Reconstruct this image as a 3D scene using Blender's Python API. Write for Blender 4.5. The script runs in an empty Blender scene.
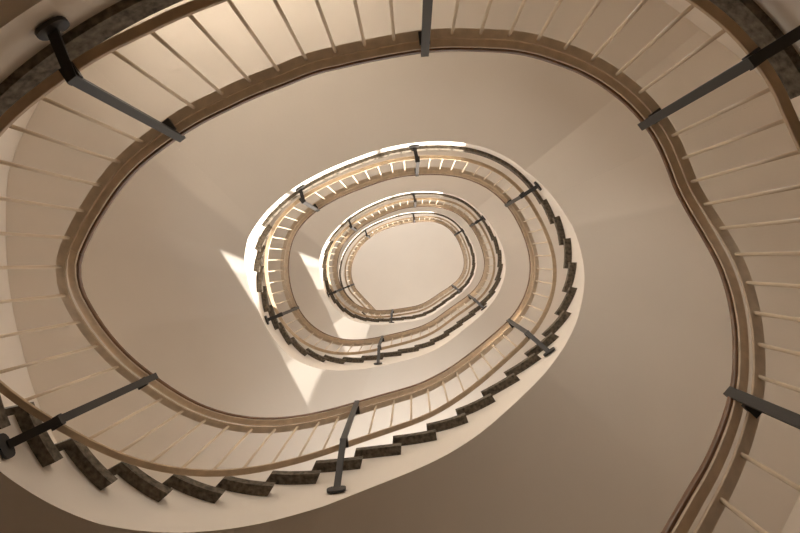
import bpy, bmesh, math
import numpy as np
from mathutils import Vector, Matrix
D = bpy.data
C = bpy.context.scene.collection
R = math.radians

# ------------------------------------------------------------------ survey of the stair
# one running angle in degrees (0 = east, counter-clockwise from below), 360 per storey;
# radius of the plastered well edge, gap between well edge and railing, height of the
# handrail above the eye; all in metres, one entry every 5 degrees from -180
T_S = [1.776,1.815,1.844,1.862,1.87,1.866,1.851,1.824,1.783,1.729,1.664,1.593,1.519,1.449,1.389,1.34,1.305,1.28,1.265,1.255,1.247,1.24,1.232,1.225,1.222,1.225,1.238,1.26,1.292,1.331,1.374,1.416,1.455,1.487,1.509,1.523,1.529,1.528,1.522,1.513,1.503,1.491,1.478,1.461,1.442,1.418,1.389,1.358,1.324,1.291,1.26,1.234,1.212,1.196,1.184,1.177,1.173,1.174,1.179,1.188,1.204,1.227,1.256,1.293,1.336,1.384,1.438,1.496,1.555,1.615,1.673,1.727,1.775,1.814,1.843,1.862,1.87,1.867,1.854,1.828,1.789,1.738,1.676,1.607,1.535,1.464,1.401,1.349,1.309,1.281,1.262,1.249,1.24,1.233,1.228,1.225,1.225,1.232,1.246,1.268,1.296,1.33,1.37,1.41,1.448,1.48,1.505,1.523,1.533,1.537,1.536,1.529,1.519,1.506,1.49,1.472,1.451,1.427,1.398,1.367,1.334,1.301,1.27,1.241,1.217,1.197,1.182,1.171,1.165,1.163,1.165,1.171,1.185,1.206,1.234,1.269,1.312,1.361,1.415,1.473,1.533,1.593,1.648,1.697,1.738,1.772,1.799,1.818,1.832,1.84,1.844,1.841,1.822,1.784,1.73,1.663,1.592,1.523,1.461,1.41,1.371,1.341,1.318,1.302,1.288,1.276,1.264,1.253,1.247,1.247,1.257,1.275,1.3,1.333,1.369,1.407,1.443,1.474,1.497,1.512,1.518,1.517,1.509,1.498,1.486,1.473,1.46,1.446,1.43,1.411,1.386,1.358,1.326,1.293,1.263,1.236,1.214,1.196,1.183,1.174,1.169,1.166,1.167,1.173,1.183,1.201,1.224,1.252,1.284,1.32,1.36,1.404,1.45,1.498,1.544,1.589,1.629,1.662,1.689,1.708,1.72,1.722,1.716,1.7,1.672,1.633,1.583,1.526,1.467,1.411,1.36,1.32,1.291,1.272,1.26,1.251,1.244,1.235,1.226,1.217,1.211,1.212,1.222,1.242,1.271,1.309,1.352,1.397,1.437,1.47,1.492,1.505,1.508,1.504,1.496,1.486,1.478,1.47,1.46,1.449,1.433,1.413,1.387,1.357,1.324,1.29,1.256,1.226,1.201,1.181,1.168,1.16,1.157,1.157,1.162,1.171,1.187,1.21,1.241,1.279,1.322,1.37,1.422,1.475,1.531,1.587,1.644,1.7,1.752,1.796,1.83,1.854,1.866,1.868,1.858]
T_R = [1.645,1.683,1.712,1.731,1.738,1.735,1.72,1.692,1.652,1.598,1.533,1.461,1.388,1.318,1.258,1.209,1.173,1.149,1.134,1.124,1.116,1.108,1.1,1.093,1.09,1.092,1.104,1.125,1.157,1.2,1.244,1.288,1.327,1.355,1.378,1.393,1.399,1.393,1.377,1.361,1.36,1.358,1.349,1.333,1.31,1.284,1.254,1.221,1.192,1.161,1.128,1.101,1.081,1.064,1.049,1.038,1.033,1.035,1.042,1.058,1.073,1.09,1.119,1.155,1.196,1.249,1.305,1.365,1.431,1.491,1.545,1.601,1.668,1.723,1.748,1.755,1.75,1.732,1.715,1.692,1.653,1.601,1.535,1.46,1.384,1.314,1.255,1.209,1.175,1.152,1.137,1.125,1.113,1.103,1.096,1.093,1.094,1.101,1.114,1.135,1.164,1.2,1.238,1.275,1.31,1.341,1.366,1.385,1.398,1.404,1.403,1.397,1.384,1.369,1.351,1.331,1.308,1.283,1.254,1.223,1.192,1.161,1.132,1.107,1.086,1.07,1.059,1.053,1.05,1.05,1.053,1.06,1.073,1.094,1.122,1.158,1.2,1.249,1.303,1.358,1.409,1.456,1.501,1.543,1.583,1.618,1.648,1.675,1.697,1.711,1.713,1.701,1.674,1.631,1.575,1.508,1.438,1.368,1.306,1.255,1.216,1.186,1.163,1.147,1.133,1.121,1.109,1.098,1.092,1.094,1.106,1.129,1.161,1.201,1.245,1.289,1.329,1.362,1.386,1.401,1.407,1.405,1.397,1.386,1.374,1.361,1.348,1.334,1.318,1.297,1.271,1.24,1.206,1.173,1.143,1.117,1.096,1.08,1.069,1.061,1.055,1.052,1.051,1.054,1.062,1.076,1.097,1.125,1.159,1.198,1.243,1.29,1.338,1.386,1.433,1.477,1.517,1.551,1.577,1.597,1.608,1.611,1.605,1.588,1.561,1.522,1.472,1.415,1.356,1.299,1.249,1.207,1.175,1.153,1.137,1.127,1.118,1.109,1.1,1.092,1.088,1.091,1.103,1.125,1.157,1.196,1.24,1.285,1.325,1.358,1.381,1.393,1.396,1.392,1.384,1.374,1.366,1.358,1.349,1.337,1.322,1.301,1.276,1.245,1.21,1.172,1.134,1.1,1.072,1.051,1.037,1.03,1.028,1.029,1.035,1.046,1.062,1.085,1.114,1.149,1.189,1.234,1.283,1.335,1.389,1.444,1.498,1.551,1.599,1.641,1.675,1.699,1.711,1.713,1.703]
T_H = [-1.045,-0.959,-0.844,-0.73,-0.615,-0.5,-0.385,-0.27,-0.156,-0.041,0.074,0.187,0.296,0.4,0.497,0.586,0.669,0.748,0.824,0.899,0.974,1.047,1.121,1.193,1.265,1.338,1.411,1.487,1.566,1.649,1.736,1.826,1.917,2.009,2.101,2.193,2.285,2.378,2.451,2.492,2.507,2.507,2.507,2.507,2.507,2.507,2.507,2.507,2.507,2.507,2.507,2.507,2.507,2.507,2.507,2.507,2.507,2.507,2.507,2.507,2.507,2.507,2.507,2.507,2.507,2.507,2.507,2.507,2.507,2.507,2.507,2.507,2.536,2.625,2.744,2.863,2.983,3.102,3.222,3.341,3.46,3.58,3.699,3.817,3.93,4.038,4.139,4.232,4.318,4.4,4.48,4.558,4.635,4.712,4.788,4.863,4.938,5.014,5.09,5.169,5.251,5.338,5.428,5.521,5.616,5.712,5.807,5.903,5.999,6.095,6.181,6.243,6.267,6.268,6.268,6.268,6.268,6.268,6.268,6.268,6.268,6.268,6.268,6.268,6.268,6.268,6.268,6.268,6.268,6.268,6.268,6.268,6.268,6.268,6.268,6.268,6.268,6.268,6.268,6.268,6.268,6.279,6.329,6.423,6.536,6.649,6.764,6.878,6.993,7.108,7.222,7.337,7.452,7.566,7.681,7.793,7.903,8.006,8.103,8.192,8.275,8.354,8.43,8.505,8.579,8.653,8.726,8.798,8.871,8.943,9.016,9.091,9.171,9.254,9.341,9.43,9.521,9.613,9.705,9.797,9.889,9.981,10.063,10.123,10.146,10.147,10.147,10.147,10.147,10.147,10.147,10.147,10.147,10.147,10.147,10.147,10.147,10.147,10.147,10.147,10.147,10.147,10.147,10.147,10.147,10.147,10.147,10.147,10.147,10.147,10.147,10.147,10.147,10.158,10.206,10.297,10.407,10.517,10.628,10.739,10.85,10.961,11.072,11.183,11.294,11.406,11.517,11.626,11.732,11.832,11.926,12.012,12.093,12.169,12.243,12.316,12.387,12.459,12.53,12.6,12.67,12.74,12.811,12.884,12.961,13.042,13.126,13.213,13.301,13.39,13.479,13.568,13.657,13.747,13.826,13.884,13.906,13.907,13.907,13.907,13.907,13.907,13.907,13.907,13.907,13.907,13.907,13.907,13.907,13.907,13.907,13.907,13.907,13.907,13.907,13.907,13.907,13.907,13.907,13.907,13.907,13.907,13.907,13.907,13.907,13.907,13.907,13.907,13.907,13.907,13.907,13.907,13.907,13.907,13.907]
T_W = [3.998,4.021,4.021,4.001,3.964,3.912,3.853,3.788,3.722,3.662,3.614,3.579,3.553,3.529,3.506,3.484,3.464,3.451,3.454,3.478,3.516,3.563,3.612,3.661,3.71,3.759,3.809,3.858,3.909,3.963,4.024,4.094,4.169,4.243,4.308,4.361,4.407,4.452,4.499,4.546,4.593,4.634,4.659,4.655,4.614,4.54,4.445,4.335,4.217,4.096,3.973,3.85,3.731,3.625,3.542,3.491,3.463,3.448,3.437,3.429,3.423,3.423,3.426,3.433,3.448,3.482,3.54,3.62,3.709,3.798,3.88,3.949]

G0, DG = -180.0, 5.0
GA = G0 + DG * np.arange(len(T_S))
CZ = 1.68                       # eye height above the ground floor
G = 0.70                        # height of the baluster field
H = [-1.0727, 2.5065, 6.2676, 10.1466, 13.907]
FLOOR_D = 0.87 * G              # floor level below the handrail line
A_END = 1288.0                  # where the top guard leaves the well and runs straight
FIRST = [-174.0, 186.5, 527.0, 887.0]     # first riser of each flight
LAST = [24.0, 384.5, 744.0, 1104.0]       # last riser of each flight
BREAK = [-182.0, 178.0, 528.0, 888.0, 1340.0]
TAILW = 1.33

def cub(tab, a):
    x = (a - G0) / DG
    i = int(math.floor(x)); i = max(0, min(len(tab) - 2, i)); t = x - i
    p = [tab[max(0, min(len(tab) - 1, i + k))] for k in (-1, 0, 1, 2)]
    return p[1] + .5 * t * (p[2] - p[0] + t * (2 * p[0] - 5 * p[1] + 4 * p[2] - p[3] + t * (3 * (p[1] - p[2]) + p[3] - p[0])))

def pol(r, a):
    return Vector((r * math.cos(R(a)), -r * math.sin(R(a)), 0))

TAIL = Vector((.68, .73, 0))    # direction of the straight top guard
def curve(tab, a):
    a = float(a)
    if a > A_END: return pol(cub(tab, A_END), A_END) + (a - A_END) * 0.05 * TAIL
    return pol(cub(tab, a), a)
def well(a): return curve(T_S, a)         # plan point on the plastered well edge
def rail(a): return curve(T_R, a)         # plan point on the railing line
def nrm_of(fn, a):                        # plan normal, pointing away from the well
    t = fn(a + 1.5) - fn(a - 1.5)
    return Vector((-t.y, t.x, 0)).normalized()
def nrm(a): return nrm_of(well, a)
def hh(a):
    if a > 1110: return H[4]
    return cub(T_H, a)
def slope(a):
    ds = (rail(a + 2) - rail(a - 2)).length
    return (hh(a + 2) - hh(a - 2)) / max(ds, 1e-4)

def drop(a): return G * (1 + .05 * abs(slope(a)))    # height of the baluster field

def rail_pt(a, off=0.0, dz=0.0):          # off: outward from the railing line
    p = rail(a) + nrm_of(rail, a) * off
    return Vector((p.x, p.y, CZ + hh(a) + dz))

PK = [-180, -175, -169, -162, -150, -140, -110, -40, -15, 12, 24, 38.6, 150, 172.5, 180]
PD = [1.44, 1.36, 1.34, 1.32, 1.48, 1.62, 1.85, 1.85, 1.72, 1.75, 1.52, 1.25, 1.25, 1.48, 1.44]
def wrap(a): return (a + 180) % 360 - 180
def depth(a):
    if a > 1250: return 1.25 * G
    return float(np.interp(wrap(a), PK, PD)) * G

def soffit_z(a):                # underside of flights and landings; landings are dead flat
    p = wrap(a)
    if 38.6 <= p <= 172.5 or a > 1250:
        n = int((a + 180) // 360) + 1
        return CZ + H[min(n, 4)] - 1.25 * G
    if 24 <= p < 38.6:
        t = (p - 24) / 14.6; a0 = a - (p - 24)
        n = int((a + 180) // 360) + 1
        return CZ + (1 - t) * (hh(a0) - depth(a0)) + t * (H[min(n, 4)] - 1.25 * G)
    if 172.5 < p <= 180 and a > 0:
        t = (p - 172.5) / 7.5; a1 = a - p + 180
        return CZ + t * (hh(a1) - depth(a1)) + (1 - t) * (H[int((a + 180) // 360) + 1] - 1.25 * G)
    return CZ + hh(a) - depth(a)

OK_ = [-180, -163, -140, -110, 30, 100, 140, 166, 172.5, 180]
OD = [-12, -6, -3, 0, 0, 0, -8, -19, -19, -12]
def wall_r(b):
    x = (b % 360) / 5; i = int(x); t = x - i; n = len(T_W)
    p = [T_W[(i + k) % n] for k in (-1, 0, 1, 2)]
    return p[1] + .5*t*(p[2]-p[0]+t*(2*p[0]-5*p[1]+4*p[2]-p[3]+t*(3*(p[1]-p[2])+p[3]-p[0])))
def wall_pt(a, grow=-.002):
    b = a + float(np.interp(wrap(a), OK_, OD))
    if a > 1250:
        b = 1250 + float(np.interp(1250 - 1080, OK_, OD)) + (a - 1250) * TAILW
    return pol(wall_r(b) + grow, b)

A_STOP = A_END
while well(A_STOP).length < wall_r(math.degrees(math.atan2(-well(A_STOP).y, well(A_STOP).x))) - .03: A_STOP += .25
_end = math.degrees(math.atan2(-well(A_STOP).y, well(A_STOP).x)) % 360 + 1080
TAILW = (_end - (1250 + float(np.interp(170, OK_, OD)))) / (A_STOP - 1250)
BREAK[4] = A_STOP - 1.0

# ------------------------------------------------------------------ materials
def mat(name, col, rough=.6, bump=0, bscale=40, var=0, vscale=3, spec=.5, metal=0, stretch=None, coat=0):
    m = D.materials.new(name); m.use_nodes = True
    nt = m.node_tree; b = nt.nodes['Principled BSDF']
    b.inputs['Roughness'].default_value = rough
    b.inputs['Metallic'].default_value = metal
    b.inputs['Specular IOR Level'].default_value = spec
    b.inputs['Coat Weight'].default_value = coat
    b.inputs['Base Color'].default_value = (*col, 1)
    tc = nt.nodes.new('ShaderNodeTexCoord')
    src = tc.outputs['Object']
    if stretch:
        mp = nt.nodes.new('ShaderNodeMapping'); mp.inputs['Scale'].default_value = stretch
        nt.links.new(src, mp.inputs['Vector']); src = mp.outputs['Vector']
    if var:
        n = nt.nodes.new('ShaderNodeTexNoise'); n.inputs['Scale'].default_value = vscale
        n.inputs['Detail'].default_value = 8
        nt.links.new(src, n.inputs['Vector'])
        r = nt.nodes.new('ShaderNodeValToRGB')
        r.color_ramp.elements[0].position = .3; r.color_ramp.elements[1].position = .7
        r.color_ramp.elements[0].color = (*[c * (1 - var) for c in col], 1)
        r.color_ramp.elements[1].color = (*[min(1, c * (1 + var)) for c in col], 1)
        nt.links.new(n.outputs['Fac'], r.inputs['Fac']); nt.links.new(r.outputs['Color'], b.inputs['Base Color'])
    if bump:
        n = nt.nodes.new('ShaderNodeTexNoise'); n.inputs['Scale'].default_value = bscale
        nt.links.new(src, n.inputs['Vector'])
        bp = nt.nodes.new('ShaderNodeBump'); bp.inputs['Strength'].default_value = bump
        bp.inputs['Distance'].default_value = .004
        nt.links.new(n.outputs['Fac'], bp.inputs['Height']); nt.links.new(bp.outputs['Normal'], b.inputs['Normal'])
    return m

PLASTER = (.835, .76, .675)
M = dict(
    plaster=mat('warm_plaster', PLASTER, .8, .15, 30, .02, 1.3, spec=.25),
    stone=mat('dark_terrazzo', (.135, .112, .084), .7, .1, 90, .55, 38, spec=.2),
    wood=mat('oiled_oak_rail', (.17, .08, .033), .34, .1, 60, .25, 14, coat=.15),
    rod=mat('painted_rod', (.76, .62, .46), .3),
    iron=mat('black_iron', (.028, .024, .021), .5),
    frame=mat('painted_frame', (.75, .68, .58), .5),
    bar=mat('painted_bar', (.53, .39, .25), .4, .05, 60, .12, 20),
    strip=mat('pale_rail_strip', (.68, .55, .41), .4, .05, 60, .10, 20),  # reflected light from below is put into this paler base colour
    floor=mat('ground_stone', (.42, .35, .27), .35, .05, 60, .15, 6),
)

# ------------------------------------------------------------------ mesh helpers
def link(name, bm, m, parent=None, smooth=False, origin=None):
    bmesh.ops.recalc_face_normals(bm, faces=bm.faces)
    if origin is not None:
        bmesh.ops.translate(bm, vec=-origin, verts=bm.verts)
    me = D.meshes.new(name); bm.to_mesh(me); bm.free()
    if smooth:
        for p in me.polygons: p.use_smooth = p.material_index == 0
    for p in me.polygons: p.material_index = 0
    me.materials.append(m)
    o = D.objects.new(name, me); C.objects.link(o)
    if parent is not None:
        o.parent = parent
        if origin is not None: o.location = origin - parent.location
    elif origin is not None: o.location = origin
    return o

def empty(name, loc, label, cat, group=None):
    o = D.objects.new(name, None); C.objects.link(o); o.location = loc
    o.empty_display_size = .3
    o['label'] = label; o['category'] = cat
    if group: o['group'] = group
    return o

def frange(a, b, step):
    n = max(1, int(round((b - a) / step)))
    return [a + (b - a) * i / n for i in range(n + 1)]

def sweep(bm, rings, closed_ends=True):
    """rings: list of lists of points (closed profile); sharp profile corners get split later by flat shading"""
    vs = [[bm.verts.new(p) for p in r] for r in rings]
    n = len(vs[0])
    for a, b in zip(vs, vs[1:]):
        for i in range(n):
            j = (i + 1) % n
            bm.faces.new((a[i], a[j], b[j], b[i]))
    if closed_ends:
        bm.faces.new(vs[0]); bm.faces.new(vs[-1][::-1])
    return vs

def strips(bm, rings, closed_ends=True, flat=()):
    """like sweep, but every side of the profile is a strip of its own, so smooth shading keeps the edges crisp"""
    n = len(rings[0])
    for i in range(n):
        j = (i + 1) % n
        prev = None
        for r in rings:
            if prev and (prev[0].co - r[i]).length < 1e-5 and (prev[1].co - r[j]).length < 1e-5: continue
            cur = (bm.verts.new(r[i]), bm.verts.new(r[j]))
            if prev:
                f = bm.faces.new((prev[0], prev[1], cur[1], cur[0]))
                if i in flat: f.material_index = 1
            prev = cur
    if closed_ends:
        for r in (rings[0], rings[-1]):
            bm.faces.new([bm.verts.new(p) for p in r])

def rounded(w, h, c):
    """rounded rectangle profile (off, z), centre at 0, bottom at 0"""
    pts = []
    for cx, cz, a0 in ((w/2-c, c, -90), (w/2-c, h-c, 0), (-w/2+c, h-c, 90), (-w/2+c, c, 180)):
        for k in range(4):
            a = R(a0 + 30 * k); pts.append((cx + c*math.cos(a), cz + c*math.sin(a)))
    return pts

def tube(bm, p, q, r, n=8):
    d = (q - p); z = d.normalized()
    x = z.orthogonal().normalized(); y = z.cross(x)
    ring = lambda c: [c + r*(math.cos(2*math.pi*k/n)*x + math.sin(2*math.pi*k/n)*y) for k in range(n)]
    sweep(bm, [ring(p), ring(q)])

def bar(bm, pts, xs, ys, w, t):
    """flat bar through pts with given section axes"""
    rings = []
    for p, x, y in zip(pts, xs, ys):
        rings.append([p + x*sx*w/2 + y*sy*t/2 for sx, sy in ((1,1),(-1,1),(-1,-1),(1,-1))])
    sweep(bm, rings)

# ------------------------------------------------------------------ plaster bodies and stone
T_STONE = .052
W_LO, W_HI = 1.35, 2.88
OVER = .060
T_LAND, OVER_L = .092, .032

def arcs(a0, a1, n):
    """n+1 running angles equally spaced along the well edge"""
    A = [a0 + (a1 - a0) * i / 399 for i in range(400)]
    P = np.array([[*well(a)[:2]] for a in A])
    s = np.concatenate([[0], np.cumsum(np.hypot(*np.diff(P, axis=0).T))])
    return [float(v) for v in np.interp(np.linspace(0, s[-1], n + 1), s, A)], s[-1]

def section(a, top):
    """closed section of the plaster body at a: inner bottom, inner top, outer top, outer bottom"""
    i, o = well(a), wall_pt(a)
    zb = max(soffit_z(a), 0.002)
    zb = min(zb, top - .02)
    return [Vector((i.x, i.y, zb)), Vector((i.x, i.y, top)), Vector((o.x, o.y, top)), Vector((o.x, o.y, zb))]

def flight(n, label):
    a0, a1 = FIRST[n-1] + .004, LAST[n-1] - .004
    _, L = arcs(a0, a1, 2)
    N = int(round(L / .243)) + 1                  # risers
    A, _ = arcs(a0, a1, N - 1)
    z0, z1 = CZ + H[n-1] - FLOOR_D, CZ + H[n] - FLOOR_D
    rise = (z1 - z0) / N
    mid = well((a0 + a1) / 2)
    root = empty('stair_flight', Vector((mid.x, mid.y, z0)), label, 'stairs', 'curved stair flights')
    bm = bmesh.new()
    rings = []
    for k in range(N - 1):
        top = z0 + (k + 1) * rise - T_STONE
        for a in frange(A[k], A[k+1], (A[k+1]-A[k]) / 12):
            rings.append(section(a, top))
    strips(bm, rings, flat=(0, 1, 2))
    link('stringer_and_soffit', bm, M['plaster'], root, smooth=True, origin=root.location.copy())
    for k in range(N - 1):
        lv = z0 + (k + 1) * rise
        d = A[k+1] - A[k]
        back = .16 if k < N - 2 else -.01
        bm = bmesh.new(); rings = []
        for a in frange(A[k] - .10*d, A[k+1] + back*d, d/5):
            i = well(a) - nrm(a) * OVER; o = wall_pt(a)
            rings.append([Vector((i.x, i.y, lv - T_STONE)), Vector((i.x, i.y, lv)), Vector((o.x, o.y, lv)), Vector((o.x, o.y, lv - T_STONE))])
        strips(bm, rings)
        bmesh.ops.remove_doubles(bm, verts=bm.verts, dist=.0002)
        c = (rings[2][0] + rings[2][2]) / 2
        link('tread', bm, M['stone'], root, origin=c)
    return root

def landing(n, label):
    a0, a1 = LAST[n-1], (FIRST[n] if n < 4 else A_STOP)
    z = CZ + H[n] - FLOOR_D
    mid = well((a0 + a1) / 2)
    root = empty('stair_landing', Vector((mid.x, mid.y, z)), label, 'landing', 'curved landings')
    o = 360.0 * (n - 1)
    marks = [a0] + [m for m in (38.6 + o, 172.5 + o) if a0 < m < a1 - .5] + [a1]
    A = []; bm = bmesh.new()
    for m0, m1 in zip(marks, marks[1:]):
        seg = frange(m0, m1, 2.0); A += seg if not A else seg[1:]
        strips(bm, [section(a, z - T_LAND) for a in seg], False)
    for a in (a0, a1): bm.faces.new([bm.verts.new(p) for p in section(a, z - T_LAND)])
    link('fascia_and_soffit', bm, M['plaster'], root, smooth=True, origin=root.location.copy())
    bm = bmesh.new(); rings = []
    for a in [a0 - .9] + A[1:]:
        i = well(a) - nrm(a) * OVER_L; o = wall_pt(a)
        rings.append([Vector((i.x, i.y, z - T_LAND)), Vector((i.x, i.y, z)), Vector((o.x, o.y, z)), Vector((o.x, o.y, z - T_LAND))])
    strips(bm, rings)
    link('floor_slab', bm, M['stone'], root, smooth=True, origin=root.location.copy())
    return root

# ------------------------------------------------------------------ railings
POSTS = [-33, 30.5, 87, 151, 202.5, 250]
SKEW = [-1, 0, 2, -4, 0, 2]                       # the wall plates sit a little off the posts
COUNT = [10, 8, 8, 10, 9, 10]                     # rods from each post to the next
def railing(n, label):
    a0, a1 = BREAK[n-1], BREAK[n]
    if n == 1: a0 = -118.0
    z = CZ + H[n] - FLOOR_D
    p0 = rail_pt((a0 + a1) / 2)
    root = empty('stair_railing', Vector((p0.x, p0.y, CZ + H[n-1] - FLOOR_D)), label, 'railing', 'railings round the stair well')
    og = root.location.copy()
    A = frange(a0 + .02, a1 - .02, 2.0)
    def lift(a, base): return base * math.sqrt(1 + slope(a) ** 2)
    def prof(a, pr, off, dz):
        return [rail_pt(a, off + x, dz + zz) for x, zz in pr]
    up = lambda a: .085 * (math.sqrt(1 + slope(a)**2) - 1)
    pr = rounded(.058, .030, .009)
    bm = bmesh.new(); sweep(bm, [prof(a, pr, -.035, .030 + up(a)) for a in A])
    cap = link('handrail', bm, M['wood'], root, origin=og)
    pr = rounded(.040, .014, .002)
    bm = bmesh.new(); sweep(bm, [prof(a, pr, -.034, .017 + up(a)) for a in A])
    core = link('rail_strip', bm, M['strip'], cap)
    core.data.transform(Matrix.Translation(-og)); core['label'] = 'paler strip under the dark handrail'
    pr = rounded(.048, .014, .003)
    bm = bmesh.new(); sweep(bm, [prof(a, pr, .004, 0) for a in A])
    link('top_bar', bm, M['strip'], root, origin=og)
    pr = rounded(.038, .016, .003)
    bm = bmesh.new(); sweep(bm, [prof(a, pr, .004, -drop(a) - .016) for a in A])
    link('bottom_bar', bm, M['bar'], root, origin=og)
    # posts and rods
    spots = []
    for t in range(0, 5):
        for k, ph in enumerate(POSTS):
            a = ph + 360 * t
            if t == 0 and k == 0: a = -23.5
            if t == 0 and k == 4: a = 204.6
            spots.append((a, COUNT[k], SKEW[k]))
    spots = sorted(spots)
    if n == 1: spots = [(-110., 10, 0)] + spots
    for (pa, cnt, _s), (pb, _c, _t) in zip(spots, spots[1:]):
        B, _l = arcs(pa, pb, cnt + 1)
        for a in B[1:-1]:
            if not (a0 <= a < a1): continue
            if a > A_STOP - 3: continue
            bm = bmesh.new()
            p, q = rail_pt(a, .002, -drop(a) - .002), rail_pt(a, .002, .002)
            tube(bm, p, q, .0078, 8)
            link('baluster', bm, M['rod'], root, smooth=True, origin=p)
    for pa, _c, sk in spots:
        if pa < -40 or not (a0 <= pa < a1) or pa > 1290: continue
        post(pa, root, sk)

def post(a, root, skew):
    nv = nrm(a); tv = Vector((-nv.y, nv.x, 0)); up = Vector((0, 0, 1))
    ww = well(a + skew); nw = nrm(a + skew); tw = Vector((-nw.y, nw.x, 0)); zf = CZ + hh(a) - depth(a) + (.11 if depth(a) < 1.32*G else .10 if depth(a) < 1.55*G else .17)
    foot = Vector((ww.x, ww.y, zf)) - nw * .006
    off = -.046
    low = rail_pt(a, off, -drop(a) - .045)
    top = rail_pt(a, off - .014, .085)
    bm = bmesh.new()
    mid = low + up * .05
    d1 = (low - foot).normalized()
    y1 = d1.cross(tv).normalized()
    bar(bm, [foot + (low - foot).normalized() * .020, low, mid, top], [tv]*4, [y1, (y1 + nv*(1 if y1.dot(nv) > 0 else -1)).normalized(), nv*(1 if y1.dot(nv) > 0 else -1), nv*(1 if y1.dot(nv) > 0 else -1)], .038, .016)
    o = link('post', bm, M['iron'], root, origin=foot)
    # round-ended wall plate
    bm = bmesh.new()
    rings = []
    for e in (-.001, -.015):
        r = []
        for k in range(16):
            t = 2*math.pi*k/16
            r.append(foot + nw*e + tw*(.055*math.copysign(abs(math.cos(t))**.6, math.cos(t))) + up*(.032*math.copysign(abs(math.sin(t))**.8, math.sin(t))))
        rings.append(r)
    sweep(bm, rings)
    q = link('foot_plate', bm, M['iron'], o, origin=None)
    q.data.transform(Matrix.Translation(-foot))
    # lugs under the bars
    for dz, w in ((-drop(a) - .022, .05), (-.012, .05)):
        bm = bmesh.new()
        c0 = rail_pt(a, off, dz); c1 = rail_pt(a, .012, dz)
        bar(bm, [c0, c1], [tv]*2, [up]*2, .05, .02)
        q = link('lug', bm, M['iron'], o)
        q.data.transform(Matrix.Translation(-foot))

# ------------------------------------------------------------------ the room
ZC = CZ + H[4] + 2.5
def struct(name, bm, m, smooth=False):
    o = link(name, bm, m, None, smooth); o['kind'] = 'structure'; return o

# tall window bands low in the curved wall, one above each upper flight
WIN = []                        # az0, az1, z0, z1
for n in (2, 3, 4):
    a = -70 + 360 * (n - 1)
    zt = CZ + hh(a) - G
    WIN.append((-100.0, -53.75, zt + W_LO, zt + W_HI))
bm = bmesh.new()
ST = 1.25
for k in range(int(360 / ST)):
    a, b = k * ST - 180.0, (k + 1) * ST - 180.0
    cuts = sorted([(z0, z1) for (w0, w1, z0, z1) in WIN if w0 - .01 <= a and b <= w1 + .01])
    z = 0.0; spans = []
    for z0, z1 in cuts: spans.append((z, z0)); z = z1
    spans.append((z, ZC))
    for lo, hi in spans:
        sec = lambda t: [pol(wall_r(t), t) + Vector((0, 0, lo)), pol(wall_r(t), t) + Vector((0, 0, hi)),
                         pol(wall_r(t) + .25, t) + Vector((0, 0, hi)), pol(wall_r(t) + .25, t) + Vector((0, 0, lo))]
        sweep(bm, [sec(a), sec(b)])
wall = struct('wall_outer', bm, M['plaster'])
for n, (w0, w1, z0, z1) in enumerate(WIN):
    bm = bmesh.new()
    L = frange(w0 + .5, w1 - .5, 1.25)
    def edge(t, dr, z): return pol(wall_r(t) + dr, t) + Vector((0, 0, z))
    for za, zb in ((z0 + .002, z0 + .05), (z1 - .05, z1 - .002)):
        sweep(bm, [[edge(t, .10, za), edge(t, .10, zb), edge(t, .16, zb), edge(t, .16, za)] for t in L])
    for t in ((w0 + .9, -85, -69, w1 - .9) if w1 - w0 > 20 else (w0 + .9, w1 - .9)):
        c = edge(t, .13, 0); d = Vector((c.x, c.y, 0)).normalized(); e = Vector((-d.y, d.x, 0))
        rings = [[c + d*sx*.03 + e*sy*.03 + Vector((0, 0, z)) for sx, sy in ((1,1),(-1,1),(-1,-1),(1,-1))] for z in (z0 + .03, z1 - .03)]
        sweep(bm, rings)
    struct('window_%d' % (n + 1), bm, M['frame'])
def disc(name, z0, z1, m):
    bm = bmesh.new()
    a = []
    for z in (z0, z1):
        a.append([pol(wall_r(t) + .25, t) + Vector((0, 0, z)) for t in range(0, 360, 3)])
    sweep(bm, a); return struct(name, bm, m)
disc('floor', -.2, 0, M['floor'])
disc('ceiling', ZC, ZC + .2, M['plaster'])

FL = ['lowest stair flight, rising from the ground floor to the nearest landing',
      'nearest stair flight with dark stone tread ends, curving along the bottom left and right',
      'middle stair flight with dark tread ends, around the left and bottom of the second ring',
      'topmost small stair flight, around the left and bottom of the third ring']
LL = ['nearest curved landing, its dark slab edge cutting the top corners of the view',
      'second curved landing with sunlit white edge, across the top of the second ring',
      'third curved landing with bright edge, across the top of the small third ring',
      'highest curved landing around the innermost ring, right under the flat ceiling']
RL = ['nearest brown railing stretch, running along the right side and top of the view',
      'second railing turn, from the lower left along the bottom to the middle ring',
      'third railing loop with pale sunlit rods, inside the second ring',
      'innermost and smallest railing loop, ending in a straight rail at its lower left']
for n in range(1, 5):
    flight(n, FL[n-1]); landing(n, LL[n-1]); railing(n, RL[n-1])

# ------------------------------------------------------------------ camera
cam = D.cameras.new('camera'); co = D.objects.new('camera', cam); C.objects.link(co)
cam.sensor_width = 36; cam.lens = 533 / 800 * 36
co.location = (0, 0, CZ); co.rotation_euler = (math.pi, 0, 0)
cam.shift_x = -(412 - 400) / 800; cam.shift_y = (260 - 266.5) / 800
cam.clip_start = .05; cam.clip_end = 100
bpy.context.scene.camera = co
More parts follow.
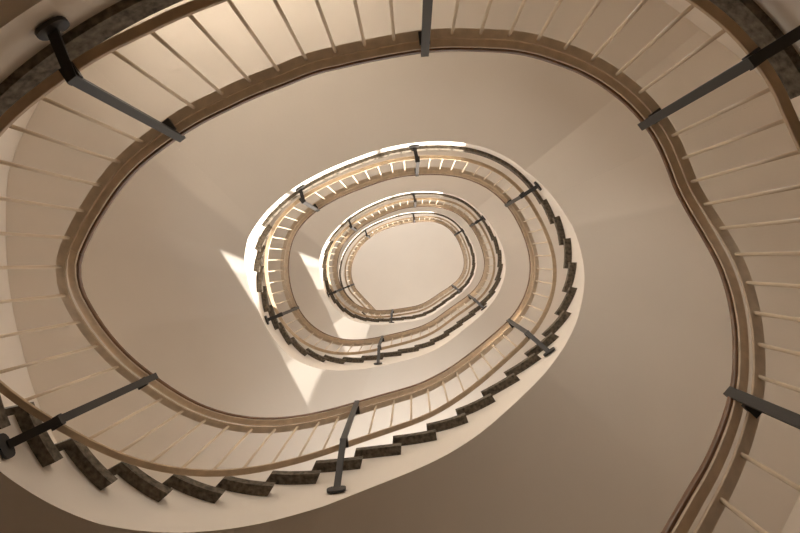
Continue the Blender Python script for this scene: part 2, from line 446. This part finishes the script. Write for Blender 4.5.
# ------------------------------------------------------------------ daylight and added fill lamps
sc = bpy.context.scene
w = D.worlds.new('sky'); sc.world = w; w.use_nodes = True
w.node_tree.nodes['Background'].inputs[0].default_value = (1, .975, .94, 1)
w.node_tree.nodes['Background'].inputs[1].default_value = 4.6
S_AZ, S_EL = -70, 9
sun = D.lights.new('sun', 'SUN'); sun.energy = 16; sun.angle = R(.6); sun.color = (1, .95, .86)
so = D.objects.new('sun', sun); C.objects.link(so)
sd = pol(1, S_AZ) * math.cos(R(S_EL)) + Vector((0, 0, math.sin(R(S_EL))))
so.location = sd * 30; so.rotation_euler = sd.to_track_quat('Z', 'Y').to_euler()
def wall_light(az, z, power, sx, sy, portal=False, out=0.0, tilt=0.0, col=(1, .985, .96)):
    l = D.lights.new('window_daylight', 'AREA'); l.shape = 'RECTANGLE'; l.size = sx; l.size_y = sy
    l.energy = power; l.color = col
    o = D.objects.new('window_daylight', l); C.objects.link(o)
    p = pol(wall_r(az) + out, az); o.location = (p.x, p.y, z)
    o.rotation_euler = (Vector((-p.x, -p.y, 0)).normalized() + Vector((0, 0, -tilt))).to_track_quat('-Z', 'Y').to_euler()
    if portal: l.cycles.is_portal = True
    return o
for (w0, w1, z0, z1) in WIN:
    wall_light((w0 + w1) / 2, (z0 + z1) / 2, 1, (w1 - w0) * .064, z1 - z0, True, .2)
for n, pw in ((1, 28), (2, 20), (3, 26), (4, 48)):  # added fill lamps round the landings, the wall has no openings here
    zf = CZ + H[n] - FLOOR_D
    for az in ((40, 78, 165) if n == 1 else (60, 95, 130, 160)):
        wall_light(az, zf + 1.35, pw, 1.7, 1.9, False, -.25, .6, (1, .94, .85) if n == 1 else (1, .99, .97))
for n, pw in ((1, 20), (2, 18), (3, 14)):  # more unseen fill lamps, added to brighten the soffits on the left
    for az in (185, 215):
        wall_light(az, CZ + H[n] + 1.3, pw, 1.6, 1.6, False, -.25, .8)
wall_light(-60, 1.3, 30, 1.4, 1.9, False, -.1, 0, (1, .84, .64))      # added fill lamp at the ground floor wall, no door there
sc.view_settings.view_transform = 'Standard'; sc.view_settings.look = 'None'
sc.view_settings.gamma = 1; sc.view_settings.use_curve_mapping = False
sc.view_settings.exposure = .2
sc.cycles.max_bounces = 16; sc.cycles.diffuse_bounces = 10; sc.cycles.glossy_bounces = 4
sc.cycles.use_denoising = True
